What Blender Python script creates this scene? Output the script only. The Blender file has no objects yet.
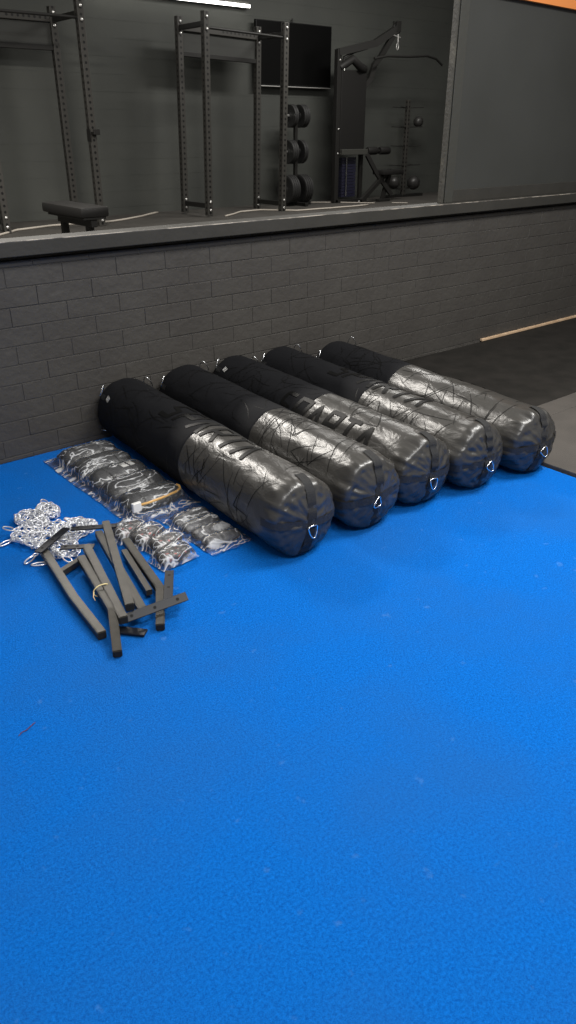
import bpy, bmesh, math, random
from mathutils import Vector, Matrix, noise
C = bpy.context.scene.collection
PI = math.pi
R = math.radians

# ------------------------------------------------------------------ helpers
def obj(name, bm, mats, parent=None, smooth=False, loc=None):
    me = bpy.data.meshes.new(name)
    bmesh.ops.recalc_face_normals(bm, faces=bm.faces[:])
    bm.to_mesh(me); bm.free()
    if not isinstance(mats, (list, tuple)): mats = [mats]
    for m in mats: me.materials.append(m)
    if smooth:
        for p in me.polygons: p.use_smooth = True
        if smooth != 'all':
            me.set_sharp_from_angle(angle=R(40))
    o = bpy.data.objects.new(name, me); C.objects.link(o)
    if parent: o.parent = parent
    if loc: o.location = loc
    return o

def tag(o, label, cat, group=None):
    o['label'] = label; o['category'] = cat
    if group: o['group'] = group
    return o

def thing(name, label, cat, loc=(0, 0, 0), rotz=0, group=None):
    o = bpy.data.objects.new(name, None); C.objects.link(o)
    o.empty_display_size = .1
    o.location = loc; o.rotation_euler = (0, 0, rotz)
    return tag(o, label, cat, group)

def struct(name, bm, m, smooth=False):
    o = obj(name, bm, m, None, smooth); o['kind'] = 'structure'
    return o

def plabel(o, t):
    o['label'] = t; return o

def box(bm, a, b, bev=0, mi=0, M=None):
    """axis box between corners a and b"""
    x0, y0, z0 = a; x1, y1, z1 = b
    r = bmesh.ops.create_cube(bm, size=1)
    vs = r['verts']
    for v in vs:
        v.co = Vector(((x0 + x1) / 2 + v.co.x * (x1 - x0), (y0 + y1) / 2 + v.co.y * (y1 - y0), (z0 + z1) / 2 + v.co.z * (z1 - z0)))
    fs = set(f for v in vs for f in v.link_faces)
    if bev:
        es = list(set(e for v in vs for e in v.link_edges))
        rr = bmesh.ops.bevel(bm, geom=es, offset=bev, segments=2, profile=.5, affect='EDGES')
        fs = set(rr['faces']) | set(f for f in fs if f.is_valid)
        vs = list(set(v for f in fs for v in f.verts))
    for f in fs: f.material_index = mi
    if M is not None:
        for v in set(v for f in fs for v in f.verts): v.co = M @ v.co
    return bm

def tube(bm, pts, r, n=10, caps=True, square=False, mi=0, closed=False, up=None):
    """round or square tube along a path"""
    pts = [Vector(p) for p in pts]
    N = len(pts); rings = []
    if square: n = 4
    prev = None
    for i, p in enumerate(pts):
        if closed:
            d = (pts[(i + 1) % N] - pts[i - 1]).normalized(); k = 1
        else:
            a = (pts[i] - pts[i - 1]).normalized() if i > 0 else None
            b = (pts[i + 1] - pts[i]).normalized() if i < N - 1 else None
            if a is None: d = b; k = 1
            elif b is None: d = a; k = 1
            else:
                d = (a + b).normalized(); k = 1 / max(.5, d.dot(b))
        if prev is None:
            ref = Vector(up) if up else (Vector((0, 0, 1)) if abs(d.z) < .95 else Vector((0, 1, 0)))
        else: ref = prev
        s = d.cross(ref).normalized(); u = s.cross(d).normalized(); prev = u
        rad = r[i] if isinstance(r, (list, tuple)) else r
        ring = []
        for j in range(n):
            if square:
                cs = [(-1, -1), (1, -1), (1, 1), (-1, 1)][j]
                ring.append(bm.verts.new(p + s * cs[0] * rad * k + u * cs[1] * rad))
            else:
                t = 2 * PI * j / n
                ring.append(bm.verts.new(p + s * math.cos(t) * rad + u * math.sin(t) * rad))
        rings.append(ring)
    R2 = rings + ([rings[0]] if closed else [])
    for a, b in zip(R2[:-1], R2[1:]):
        for j in range(n):
            f = bm.faces.new((a[j], a[(j + 1) % n], b[(j + 1) % n], b[j])); f.material_index = mi
    if caps and not closed:
        f = bm.faces.new(rings[0]); f.material_index = mi
        f = bm.faces.new(rings[-1][::-1]); f.material_index = mi
    return bm

def lathe(bm, prof, n=24, M=None, mi=0):
    """prof: list of (radius, height) revolved about local z"""
    rings = []
    for (r, z) in prof:
        if r < 1e-6:
            rings.append([bm.verts.new((0, 0, z))])
        else:
            rings.append([bm.verts.new((r * math.cos(2 * PI * j / n), r * math.sin(2 * PI * j / n), z)) for j in range(n)])
    for a, b in zip(rings[:-1], rings[1:]):
        for j in range(n):
            k = (j + 1) % n
            if len(a) == 1 and len(b) == 1: continue
            if len(a) == 1: f = bm.faces.new((a[0], b[j], b[k]))
            elif len(b) == 1: f = bm.faces.new((a[j], a[k], b[0]))
            else: f = bm.faces.new((a[j], a[k], b[k], b[j]))
            f.material_index = mi
    if M is not None:
        for rg in rings:
            for v in rg: v.co = M @ v.co
    return bm

def NB(): return bmesh.new()

# ------------------------------------------------------------------ materials
def mat(name, col, rough=.5, metal=0, spec=.5, noise_amt=0, noise_scale=20, bump=0, bump_scale=60, col2=None, det=4, thr=(.35, .65), coat=0):
    m = bpy.data.materials.new(name); m.use_nodes = True
    nt = m.node_tree; b = nt.nodes['Principled BSDF']
    b.inputs['Base Color'].default_value = (*col, 1)
    b.inputs['Roughness'].default_value = rough
    b.inputs['Metallic'].default_value = metal
    b.inputs['Specular IOR Level'].default_value = spec
    b.inputs['Coat Weight'].default_value = coat
    tc = nt.nodes.new('ShaderNodeTexCoord')
    if col2 is not None:
        n = nt.nodes.new('ShaderNodeTexNoise'); n.inputs['Scale'].default_value = noise_scale; n.inputs['Detail'].default_value = det
        nt.links.new(tc.outputs['Object'], n.inputs['Vector'])
        r = nt.nodes.new('ShaderNodeValToRGB')
        r.color_ramp.elements[0].position = thr[0]; r.color_ramp.elements[1].position = thr[1]
        r.color_ramp.elements[0].color = (*col, 1); r.color_ramp.elements[1].color = (*col2, 1)
        nt.links.new(n.outputs['Fac'], r.inputs['Fac']); nt.links.new(r.outputs['Color'], b.inputs['Base Color'])
    if bump:
        n = nt.nodes.new('ShaderNodeTexNoise'); n.inputs['Scale'].default_value = bump_scale; n.inputs['Detail'].default_value = 5
        nt.links.new(tc.outputs['Object'], n.inputs['Vector'])
        bp = nt.nodes.new('ShaderNodeBump'); bp.inputs['Strength'].default_value = bump; bp.inputs['Distance'].default_value = .01
        nt.links.new(n.outputs['Fac'], bp.inputs['Height']); nt.links.new(bp.outputs['Normal'], b.inputs['Normal'])
    return m

M_brick = mat('painted_block', (.050, .046, .042), .62, bump=.5, bump_scale=26, col2=(.058, .054, .049), noise_scale=3, spec=.35)
M_mortar = mat('painted_mortar', (.046, .043, .040), .75, bump=.3, bump_scale=40)
M_render = mat('painted_render', (.050, .053, .048), .75, bump=.12, bump_scale=18, col2=(.060, .063, .056), noise_scale=1.3)
M_panel = mat('painted_panel', (.036, .037, .034), .65, bump=.08, bump_scale=9, spec=.3, col2=(.043, .044, .041), noise_scale=1.1)
M_ledge = mat('ledge_paint', (.031, .0295, .026), .65, spec=.3, bump=.2, bump_scale=30, col2=(.038, .036, .032), noise_scale=4)
M_edge_hl = mat('worn_edge_highlight', (.10, .09, .08), .6, col2=(.38, .34, .29), noise_scale=9, thr=(.42, .60), bump=.3, bump_scale=50)  # pale colour paints the ledge edge's highlight, broken up like worn paint
M_frame = mat('frame_paint', (.040, .040, .035), .55, bump=.25, bump_scale=25)
M_flake = mat('flaking_paint', (.012, .011, .010), .6, col2=(.11, .10, .08), noise_scale=9, thr=(.55, .62), bump=.4, bump_scale=40)
M_flake2 = mat('worn_frame', (.045, .043, .037), .55, col2=(.085, .08, .065), noise_scale=5, thr=(.55, .68), bump=.4, bump_scale=40)
M_orange = mat('orange_paint', (.75, .26, .07), .5)
M_steel = mat('black_steel', (.014, .0135, .0125), .5, spec=.3, bump=.05, bump_scale=200)
M_tube = mat('bracket_steel', (.036, .032, .026), .42, spec=.3, metal=.1, bump=.05, bump_scale=150, col2=(.022, .020, .016), noise_scale=25)
M_plate = mat('bracket_plate', (.007, .008, .012), .45, spec=.35)
M_hole = mat('dark_hole', (.004, .004, .004), .9)
M_bolt = mat('zinc_bolt', (.75, .74, .72), .3, metal=.75)
M_chrome = mat('chrome', (.85, .86, .88), .18, metal=1)
M_chain = mat('zinc_chain', (.86, .87, .90), .25, metal=.65)
M_pad = mat('black_vinyl', (.012, .0115, .011), .55, spec=.25, bump=.08, bump_scale=60)
M_rubber = mat('black_rubber', (.022, .021, .020), .42, bump=.15, bump_scale=90)
M_tv = mat('tv_glass', (.003, .003, .003), .3, spec=.12)
M_tvb = mat('tv_bezel', (.006, .006, .006), .5, spec=.2)
M_alu = mat('bright_trim', (.55, .54, .52), .35, metal=.6)
M_wood = mat('pale_timber', (.62, .45, .30), .5, bump=.15, bump_scale=40, col2=(.5, .34, .21), noise_scale=12)
M_darkwood = mat('raised_floor', (.040, .037, .032), .7, bump=.15, bump_scale=30, col2=(.055, .050, .044), noise_scale=3)
M_cable = mat('pale_cable', (.42, .38, .33), .6)
M_matA = mat('glare_toned_rubber', (.068, .061, .055), .62, bump=.3, bump_scale=160, col2=(.055, .050, .045), noise_scale=5, spec=.4)  # paler tone puts floor glare into the colour of the worn rubber
M_matB = mat('dark_rubber_mat', (.0135, .0125, .011), .88, bump=.3, bump_scale=160, col2=(.020, .018, .016), noise_scale=6, spec=.15)
M_fabric = mat('matte_bag_cover', (.0072, .0074, .0088), .8, bump=.12, bump_scale=35, spec=.15)
M_print = mat('gloss_print', (.003, .003, .003), .5, spec=.2)
M_web2 = mat('seam_band', (.020, .019, .018), .6, bump=.3, bump_scale=120)
M_web = mat('webbing', (.007, .007, .0075), .75, bump=.4, bump_scale=250)
M_bundle = mat('bundle_black', (.020, .020, .022), .5, bump=.5, bump_scale=40)
M_bundle_g = mat('bundle_grey', (.05, .05, .055), .45, bump=.6, bump_scale=60, col2=(.10, .10, .11), noise_scale=35)
M_bundle_r = mat('bundle_speckled', (.018, .015, .016), .4, bump=.5, bump_scale=70, col2=(.30, .035, .03), noise_scale=45, thr=(.6, .66))
M_gold = mat('gold_strip', (.60, .34, .10), .4)
M_tie = mat('yellow_tie', (.75, .62, .30), .5)
M_white = mat('white_tag', (.75, .74, .72), .5)
M_thread = mat('dark_thread', (.06, .02, .05), .8)
M_weight = mat('weight_rubber', (.020, .020, .020), .5, spec=.4, bump=.1, bump_scale=40)
M_lamp = bpy.data.materials.new('tube_light'); M_lamp.use_nodes = True
_b = M_lamp.node_tree.nodes['Principled BSDF']
_b.inputs['Emission Color'].default_value = (1, .97, .9, 1); _b.inputs['Emission Strength'].default_value = 6

def leather():
    m = mat('bag_leather', (.036, .034, .031), .32, spec=.6)
    nt = m.node_tree; b = nt.nodes['Principled BSDF']
    tc = nt.nodes.new('ShaderNodeTexCoord')
    a = nt.nodes.new('ShaderNodeTexNoise'); a.inputs['Scale'].default_value = 14; a.inputs['Detail'].default_value = 7; a.inputs['Distortion'].default_value = .6
    mp = nt.nodes.new('ShaderNodeMapping'); mp.inputs['Scale'].default_value = (1, .6, 1)
    nt.links.new(tc.outputs['Object'], mp.inputs['Vector']); nt.links.new(mp.outputs['Vector'], a.inputs['Vector'])
    bp = nt.nodes.new('ShaderNodeBump'); bp.inputs['Strength'].default_value = .35; bp.inputs['Distance'].default_value = .02
    nt.links.new(a.outputs['Fac'], bp.inputs['Height'])
    g = nt.nodes.new('ShaderNodeTexNoise'); g.inputs['Scale'].default_value = 220
    nt.links.new(tc.outputs['Object'], g.inputs['Vector'])
    b2 = nt.nodes.new('ShaderNodeBump'); b2.inputs['Strength'].default_value = .12; b2.inputs['Distance'].default_value = .002
    nt.links.new(g.outputs['Fac'], b2.inputs['Height']); nt.links.new(bp.outputs['Normal'], b2.inputs['Normal'])
    nt.links.new(b2.outputs['Normal'], b.inputs['Normal'])
    return m
M_leather = leather()

def carpet_mat():
    m = bpy.data.materials.new('blue_carpet'); m.use_nodes = True
    nt = m.node_tree; L = nt.links; b = nt.nodes['Principled BSDF']
    b.inputs['Roughness'].default_value = .9; b.inputs['Specular IOR Level'].default_value = .15
    b.inputs['Specular IOR Level'].default_value = .04
    tc = nt.nodes.new('ShaderNodeTexCoord')
    def N(s, d=3, rough=.5):
        n = nt.nodes.new('ShaderNodeTexNoise'); n.inputs['Scale'].default_value = s; n.inputs['Detail'].default_value = d
        n.inputs['Roughness'].default_value = rough
        L.new(tc.outputs['Object'], n.inputs['Vector']); return n.outputs['Fac']
    def ramp(f, p0, p1, c0, c1):
        r = nt.nodes.new('ShaderNodeValToRGB'); e = r.color_ramp.elements
        e[0].position, e[1].position = p0, p1; e[0].color = (*c0, 1); e[1].color = (*c1, 1); L.new(f, r.inputs['Fac']); return r.outputs['Color']
    def mix(f, a, c, mode='MIX'):
        x = nt.nodes.new('ShaderNodeMix'); x.data_type = 'RGBA'; x.blend_type = mode
        if isinstance(f, float): x.inputs[0].default_value = f
        else: L.new(f, x.inputs[0])
        L.new(a, x.inputs[6])
        if isinstance(c, tuple): x.inputs[7].default_value = (*c, 1)
        else: L.new(c, x.inputs[7])
        return x.outputs[2]
    base = ramp(N(120, 6, .8), .36, .64, (.0004, .074, .380), (.003, .176, .680))
    fib = ramp(N(420, 3, .7), .40, .72, (0, 0, 0), (1, 1, 1))
    fm = nt.nodes.new('ShaderNodeMath'); fm.operation = 'MULTIPLY'; fm.inputs[1].default_value = .38; L.new(fib, fm.inputs[0])
    base = mix(fm.outputs[0], base, (.02, .25, .82))
    patch = ramp(N(1.6, 4, .55), .40, .66, (0, 0, 0), (1, 1, 1))
    pm = nt.nodes.new('ShaderNodeMath'); pm.operation = 'MULTIPLY'; pm.inputs[1].default_value = .4; L.new(patch, pm.inputs[0])
    base = mix(pm.outputs[0], base, (.020, .118, .38))
    st = ramp(N(19, 3, .5), .675, .74, (0, 0, 0), (1, 1, 1))
    sm = nt.nodes.new('ShaderNodeMath'); sm.operation = 'MULTIPLY'; sm.inputs[1].default_value = .35; L.new(st, sm.inputs[0])
    base = mix(sm.outputs[0], base, (.08, .24, .62))
    L.new(base, b.inputs['Base Color'])
    bp = nt.nodes.new('ShaderNodeBump'); bp.inputs['Strength'].default_value = 1; bp.inputs['Distance'].default_value = .009
    L.new(N(150, 5, .8), bp.inputs['Height']); L.new(bp.outputs['Normal'], b.inputs['Normal'])
    return m
M_carpet = carpet_mat()

def post_mat(pitch=.065, rad=.0145):
    """black steel with a row of punched holes along local z, centred on each face"""
    m = mat('punched_steel', (.040, .038, .034), .5, spec=.35)
    nt = m.node_tree; L = nt.links; b = nt.nodes['Principled BSDF']
    tc = nt.nodes.new('ShaderNodeTexCoord'); sp = nt.nodes.new('ShaderNodeSeparateXYZ'); L.new(tc.outputs['Object'], sp.inputs[0])
    def mt(op, a, c=None):
        n = nt.nodes.new('ShaderNodeMath'); n.operation = op
        for i, v in enumerate((a, c)):
            if v is None: continue
            if isinstance(v, (int, float)): n.inputs[i].default_value = v
            else: L.new(v, n.inputs[i])
        return n.outputs[0]
    u = mt('MINIMUM', mt('ABSOLUTE', sp.outputs[0]), mt('ABSOLUTE', sp.outputs[1]))
    v = mt('SUBTRACT', mt('MODULO', sp.outputs[2], pitch), pitch / 2)
    d = mt('SQRT', mt('ADD', mt('MULTIPLY', u, u), mt('MULTIPLY', v, v)))
    k = mt('LESS_THAN', d, rad)
    x = nt.nodes.new('ShaderNodeMix'); x.data_type = 'RGBA'
    L.new(k, x.inputs[0]); x.inputs[6].default_value = (.040, .038, .034, 1); x.inputs[7].default_value = (.002, .002, .002, 1)
    L.new(x.outputs[2], b.inputs['Base Color'])
    return m
M_post = post_mat()

def film_mat(amount=.30):
    m = bpy.data.materials.new('clear_film'); m.use_nodes = True
    nt = m.node_tree; L = nt.links; nt.nodes.remove(nt.nodes['Principled BSDF'])
    out = nt.nodes['Material Output']
    tr = nt.nodes.new('ShaderNodeBsdfTransparent'); gl = nt.nodes.new('ShaderNodeBsdfGlossy'); gl.inputs['Roughness'].default_value = .2
    df = nt.nodes.new('ShaderNodeBsdfDiffuse'); df.inputs['Color'].default_value = (.75, .76, .78, 1)
    tc = nt.nodes.new('ShaderNodeTexCoord')
    mp = nt.nodes.new('ShaderNodeMapping'); mp.inputs['Scale'].default_value = (1, 1.6, 1); L.new(tc.outputs['Object'], mp.inputs['Vector'])
    n = nt.nodes.new('ShaderNodeTexNoise'); n.inputs['Scale'].default_value = 26; n.inputs['Detail'].default_value = 5; n.inputs['Distortion'].default_value = 1.2
    L.new(mp.outputs['Vector'], n.inputs['Vector'])
    bp = nt.nodes.new('ShaderNodeBump'); bp.inputs['Strength'].default_value = .45; bp.inputs['Distance'].default_value = .012
    L.new(n.outputs['Fac'], bp.inputs['Height']); L.new(bp.outputs['Normal'], gl.inputs['Normal']); L.new(bp.outputs['Normal'], df.inputs['Normal'])
    lw = nt.nodes.new('ShaderNodeLayerWeight'); lw.inputs['Blend'].default_value = amount; L.new(bp.outputs['Normal'], lw.inputs['Normal'])
    r = nt.nodes.new('ShaderNodeValToRGB'); r.color_ramp.elements[0].position = .482; r.color_ramp.elements[1].position = .50; e3 = r.color_ramp.elements.new(.518); e3.color = (0, 0, 0, 1); e4 = r.color_ramp.elements.new(.61); e4.color = (0, 0, 0, 1); e5 = r.color_ramp.elements.new(.68); e5.color = (.8, .8, .8, 1)
    n2 = nt.nodes.new('ShaderNodeTexNoise'); n2.inputs['Scale'].default_value = 6; n2.inputs['Detail'].default_value = 3; n2.inputs['Distortion'].default_value = .5
    mp2 = nt.nodes.new('ShaderNodeMapping'); mp2.inputs['Scale'].default_value = (.8, 2.2, 1); L.new(tc.outputs['Object'], mp2.inputs['Vector']); L.new(mp2.outputs['Vector'], n2.inputs['Vector']); L.new(n2.outputs['Fac'], r.inputs['Fac'])
    mm = nt.nodes.new('ShaderNodeMath'); mm.operation = 'MULTIPLY'; mm.inputs[1].default_value = .68; L.new(r.outputs['Color'], mm.inputs[0])  # white diffuse streaks are highlights painted into the film
    m1 = nt.nodes.new('ShaderNodeMixShader'); L.new(lw.outputs['Fresnel'], m1.inputs[0]); L.new(tr.outputs[0], m1.inputs[1]); L.new(gl.outputs[0], m1.inputs[2])
    m2 = nt.nodes.new('ShaderNodeMixShader'); ad = nt.nodes.new('ShaderNodeMath'); ad.operation = 'ADD'; ad.inputs[1].default_value = .055; L.new(mm.outputs[0], ad.inputs[0])
    L.new(ad.outputs[0], m2.inputs[0]); L.new(m1.outputs[0], m2.inputs[1]); L.new(df.outputs[0], m2.inputs[2])
    L.new(m2.outputs[0], out.inputs['Surface'])
    return m
M_film = film_mat()

# ------------------------------------------------------------------ camera
H = 1.65
cam = bpy.data.cameras.new('camera'); co = bpy.data.objects.new('camera', cam); C.objects.link(co)
cam.sensor_fit = 'VERTICAL'; cam.sensor_height = 36; cam.lens = 755 / 1024 * 36
cam.clip_start = .05; cam.clip_end = 100
co.location = (0, 0, H); co.rotation_euler = (R(90 - 26.84), 0, R(-39.54))
bpy.context.scene.camera = co

# ------------------------------------------------------------------ setting
ZF = .60           # floor of the raised gym area
ZL, ZLb = 1.154, 1.082   # top and underside of the ledge
WY = 3.975         # face of the block wall
def bx(name, a, b, m, bev=0):
    return struct(name, box(NB(), a, b, bev), m)
bx('floor', (-3.5, -2.5, -.12), (10, WY + .01, -.012), M_matB)
bx('trim_1', (4.85, WY - .012, .0), (5.43, WY + .002, .012), M_brick)
bx('floor_raised', (-2, 4.06, ZF - .1), (13.5, 10.3, ZF), M_darkwood)

# block wall, course by course
def block_wall():
    bm = NB(); rnd = random.Random(4)
    box(bm, (-1.2, WY + .0022, -.02), (10, 4.085, ZLb - .028), mi=1)
    box(bm, (-1.2, 4.03, ZLb - .03), (10, 4.085, ZLb), mi=1)
    Lb = .314; g = .0026
    for k in range(-1, 11):
        z0, z1 = .025 + .1 * k, .125 + .1 * k
        z0 = max(z0, 0); z1 = min(z1, ZLb - .028)
        if z1 - z0 < .01: continue
        off = 1.411 if k % 2 else 1.568
        x = off - Lb * 9
        while x < 9.6:
            gv = g * (.9 if rnd.random() < .16 else .06)
            a, b = x + gv, x + Lb - gv * .5
            q0, q1 = z0 + g * rnd.uniform(.1, 1.1), z1 - g * rnd.uniform(.1, 1.1)
            yf = WY - rnd.uniform(0, .0018)
            tl = rnd.uniform(-.0012, .0012)
            c = .0028
            fr = [bm.verts.new(p) for p in ((a + c, yf, q0 + c), (b - c, yf + tl, q0 + c), (b - c, yf + tl, q1 - c), (a + c, yf, q1 - c))]
            bk = [bm.verts.new(p) for p in ((a, yf + .005, q0), (b, yf + .005, q0), (b, yf + .005, q1), (a, yf + .005, q1))]
            bm.faces.new(fr)
            for i in range(4): bm.faces.new((fr[i], fr[(i + 1) % 4], bk[(i + 1) % 4], bk[i]))
            x += Lb
    return struct('wall_back', bm, [M_brick, M_mortar])
block_wall()
# ledge on top of the block wall
bm = NB(); box(bm, (-1.2, 3.915, ZLb), (10, 4.085, ZL), .004)
struct('trim_2', bm, M_ledge)
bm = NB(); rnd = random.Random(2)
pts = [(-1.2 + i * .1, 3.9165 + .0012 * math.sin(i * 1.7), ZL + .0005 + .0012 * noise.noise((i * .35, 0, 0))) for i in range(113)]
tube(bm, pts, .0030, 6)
struct('trim_3', bm, M_edge_hl, True)  # thin bead added to carry the painted highlight along the ledge edge
# gym walls behind
bx('wall_rear', (-2, 10.15, ZF), (13.5, 10.3, 5.2), M_render)
bx('wall_side', (13.5, 4.06, ZF), (13.7, 10.3, 5.2), M_render)
bx('wall_left', (-2.2, 4.06, ZF), (-2, 10.3, 5.2), M_render)
bx('wall_far_right', (10, -1.0, 0), (10.15, 4.16, 3.4), M_panel)
# faint block joints on rear wall
def rear_courses():
    bm = NB(); rnd = random.Random(11)
    z = ZF + .1
    while z < 3.6:
        x = 1.5
        while x < 12.5:
            l = rnd.uniform(.5, 1.6)
            if rnd.random() < .75:
                box(bm, (x, 10.1480, z - .005), (x + l, 10.152, z + .003))
            x += l + rnd.uniform(.02, .3)
        z += .2
    return struct('trim_4', bm, M_render)
rear_courses()
# right hand wall panel and its framed edge
XP = 4.86
bx('wall_right', (XP, 4.035, ZL), (10, 4.062, 3.4), M_panel)
bx('baseboard_right', (XP + .10, 4.022, ZL), (10, 4.036, ZL + .088), M_ledge, .003)
bx('trim_5', (XP - .004, 4.014, ZL), (XP + .09, 4.036, 3.4), M_frame, .003)
bx('trim_6', (XP - .024, 4.036, ZL), (XP - .0045, 4.062, 3.4), M_hole)
bx('trim_7', (XP - .046, 4.008, ZL), (XP - .0245, 4.050, 3.4), M_flake2, .003)
# orange fascia high on the right hand wall
bm = NB()
n = 30; prev = None
for i in range(n + 1):
    x = 4.93 + i * .12
    zb = 2.535 - .045 * ((x - 5.4) / 1.2) ** 1 if x > 5.4 else 2.535
    zb = 2.50 - .012 * (x - 5.5)
    row = [bm.verts.new(p) for p in ((x, 4.0, zb), (x, 4.034, zb), (x, 4.034, 2.86), (x, 4.0, 2.86))]
    if prev:
        for j in range(4): bm.faces.new((prev[j], prev[(j + 1) % 4], row[(j + 1) % 4], row[j]))
    else: bm.faces.new(row)
    prev = row
bm.faces.new(prev[::-1])
struct('trim_8', bm, M_orange)

# floors in the front room
o = obj('carpet', box(NB(), (-3.5, -2.5, -.012), (3.512, WY - .0005, 0)), M_carpet)
tag(o, 'bright blue short pile carpet covering the floor up to the block wall', 'carpet')
o = obj('rubber_mat', box(NB(), (3.522, -2.5, -.011), (6.9, 2.47, .020), .004), M_matA)
tag(o, 'rubber floor mat coloured paler as glare, with a raised edge along the blue carpet', 'mat')
o = obj('rubber_mat', box(NB(), (3.522, 2.475, -.011), (6.9, 2.64, .017), .004), M_matA)
tag(o, 'narrow strip of rubber mat between the glare-toned mat and the black mat', 'mat')
o = obj('rubber_mat', box(NB(), (3.522, 2.645, -.011), (9.6, WY - .03, .014), .003), M_matB)
tag(o, 'black rubber floor mat lying against the block wall on the right', 'mat')
o = obj('timber_strip', box(NB(), (5.44, WY - .030, .0145), (9.3, WY - .004, .034), .003), M_wood)
tag(o, 'pale timber strip lying along the foot of the black block wall', 'timber strip')
bm = NB(); tube(bm, [(.478, 1.868, .002), (.49, 1.875, .004), (.505, 1.876, .003), (.52, 1.882, .004), (.54, 1.893, .002)], .0016, 5)
tag(obj('thread', bm, M_thread), 'short dark thread lying alone on the blue carpet', 'thread')

# ------------------------------------------------------------------ punching bags
def bag_surface(Lb, Rb, seed):
    cz = Rb
    prof = [(0, 0), (-.018, .0)]  # unused
    def radius(t):
        e = .075
        k = 1.0
        if t < e:
            s = 1 - t / e
            k = .80 + .20 * math.sqrt(max(0, 1 - s ** 2.3))
        if t > Lb - .035:
            s = 1 - (Lb - t) / .035
            k = .90 + .10 * math.sqrt(max(0, 1 - s ** 2))
        return Rb * k
    def S(t, th, off=0, face=None):
        """t from the near end; face: fraction of radius on near face"""
        nz = noise.noise(Vector((math.cos(th) * 1.3 + seed, math.sin(th) * 1.3, t * 3.1)))
        lump = .005 * nz + .0035 * noise.noise(Vector((math.cos(th) * 3 + seed, math.sin(th) * 3, t * 8)))
        lump += .0035 * math.sin(th * 3 + seed) * math.exp(-t / .4)
        pk = math.exp(-((t - .035) / .05) ** 2)
        w = noise.noise(Vector((math.cos(th) * 3.2, math.sin(th) * 3.2, t * 4 + seed * 3.1)))
        w2 = noise.noise(Vector((math.cos(th) * 8, math.sin(th) * 8, t * 5 + seed)))
        lump += pk * (.011 * w - .003 + .009 * w2)
        r = radius(t) + lump + off
        y = t
        if face is not None:
            r0 = r
            r = r0 * face
            y = -.036 * (1 - face ** 2.2) - off + (.010 * noise.noise(Vector((math.cos(th) * 6, math.sin(th) * 6, face * 2 + seed))) * face ** 2 + .009 * noise.noise(Vector((math.cos(th) * face * 5, math.sin(th) * face * 5, seed)))) * (1 if face < .999 else 1)
            y += .0 if face < 1 else 0
        elif t < .004:
            pass
        z = cz + r * math.sin(th)
        x = r * math.cos(th)
        if z < .018: z = .002 + off*0 + max(0, (z + .02)) * .42 if z > -.02 else .002
        return Vector((x, y - Lb / 2, max(z, .002)))
    return S

def strip(bm, S, uv, w, Rb, off=.0012, mi=0, taper=True, face=False):
    """flat ribbon following uv = [(t, theta)] on the bag"""
    P = []
    for (a, b) in zip(uv[:-1], uv[1:]):
        d = math.hypot(b[0] - a[0], (b[1] - a[1]) * Rb); n = max(1, int(d / .012))
        P += [(a[0] + (b[0] - a[0]) * i / n, a[1] + (b[1] - a[1]) * i / n) for i in range(n)]
    P.append(uv[-1]); N = len(P); prev = None
    for i, (t, th) in enumerate(P):
        a = P[max(0, i - 1)]; b = P[min(N - 1, i + 1)]
        dx, dy = b[0] - a[0], (b[1] - a[1]) * Rb; l = math.hypot(dx, dy) or 1
        nx, ny = -dy / l, dx / l
        k = w / 2
        if taper: k *= .25 + .75 * math.sin(PI * min(1, max(0, (i + .4) / (N))))
        row = [bm.verts.new(S(t + nx * k * s, th + ny * k * s / Rb, off)) for s in (-1, 0, 1)]
        if prev:
            for j in (0, 1):
                f = bm.faces.new((prev[j], prev[j + 1], row[j + 1], row[j])); f.material_index = mi
        prev = row

# angular block capitals, each a set of strokes in a unit box (x right, y up)
GLYPH = {
    'S': [[(.9, 1), (.15, 1), (.1, .55), (.85, .45), (.8, 0), (0, 0)]],
    'P': [[(0, 0), (.1, 1), (.95, 1), (.85, .45), (.1, .45)]],
    'A': [[(0, 0), (.45, 1), (.9, 0)]],
    'R': [[(0, 0), (.1, 1), (.95, 1), (.85, .5), (.15, .5)], [(.45, .5), (.95, 0)]],
    'T': [[(0, 1), (1, 1)], [(.5, 1), (.45, 0)]],
}
def logo(bm, S, Rb, t0, th0, word, h, w, off=.002):
    """word runs from t0 (far) towards the near end; the letter tops point to the right"""
    x = 0
    for ch in word:
        for st in GLYPH[ch]:
            uv = []
            for (gx, gy) in st:
                sx = x + (gx + .22 * gy) * w
                uv.append((t0 - sx, th0 - (gy - .5) * h / Rb))
            strip(bm, S, uv, .025, Rb, off, taper=False)
        x += w * 1.30

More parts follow.
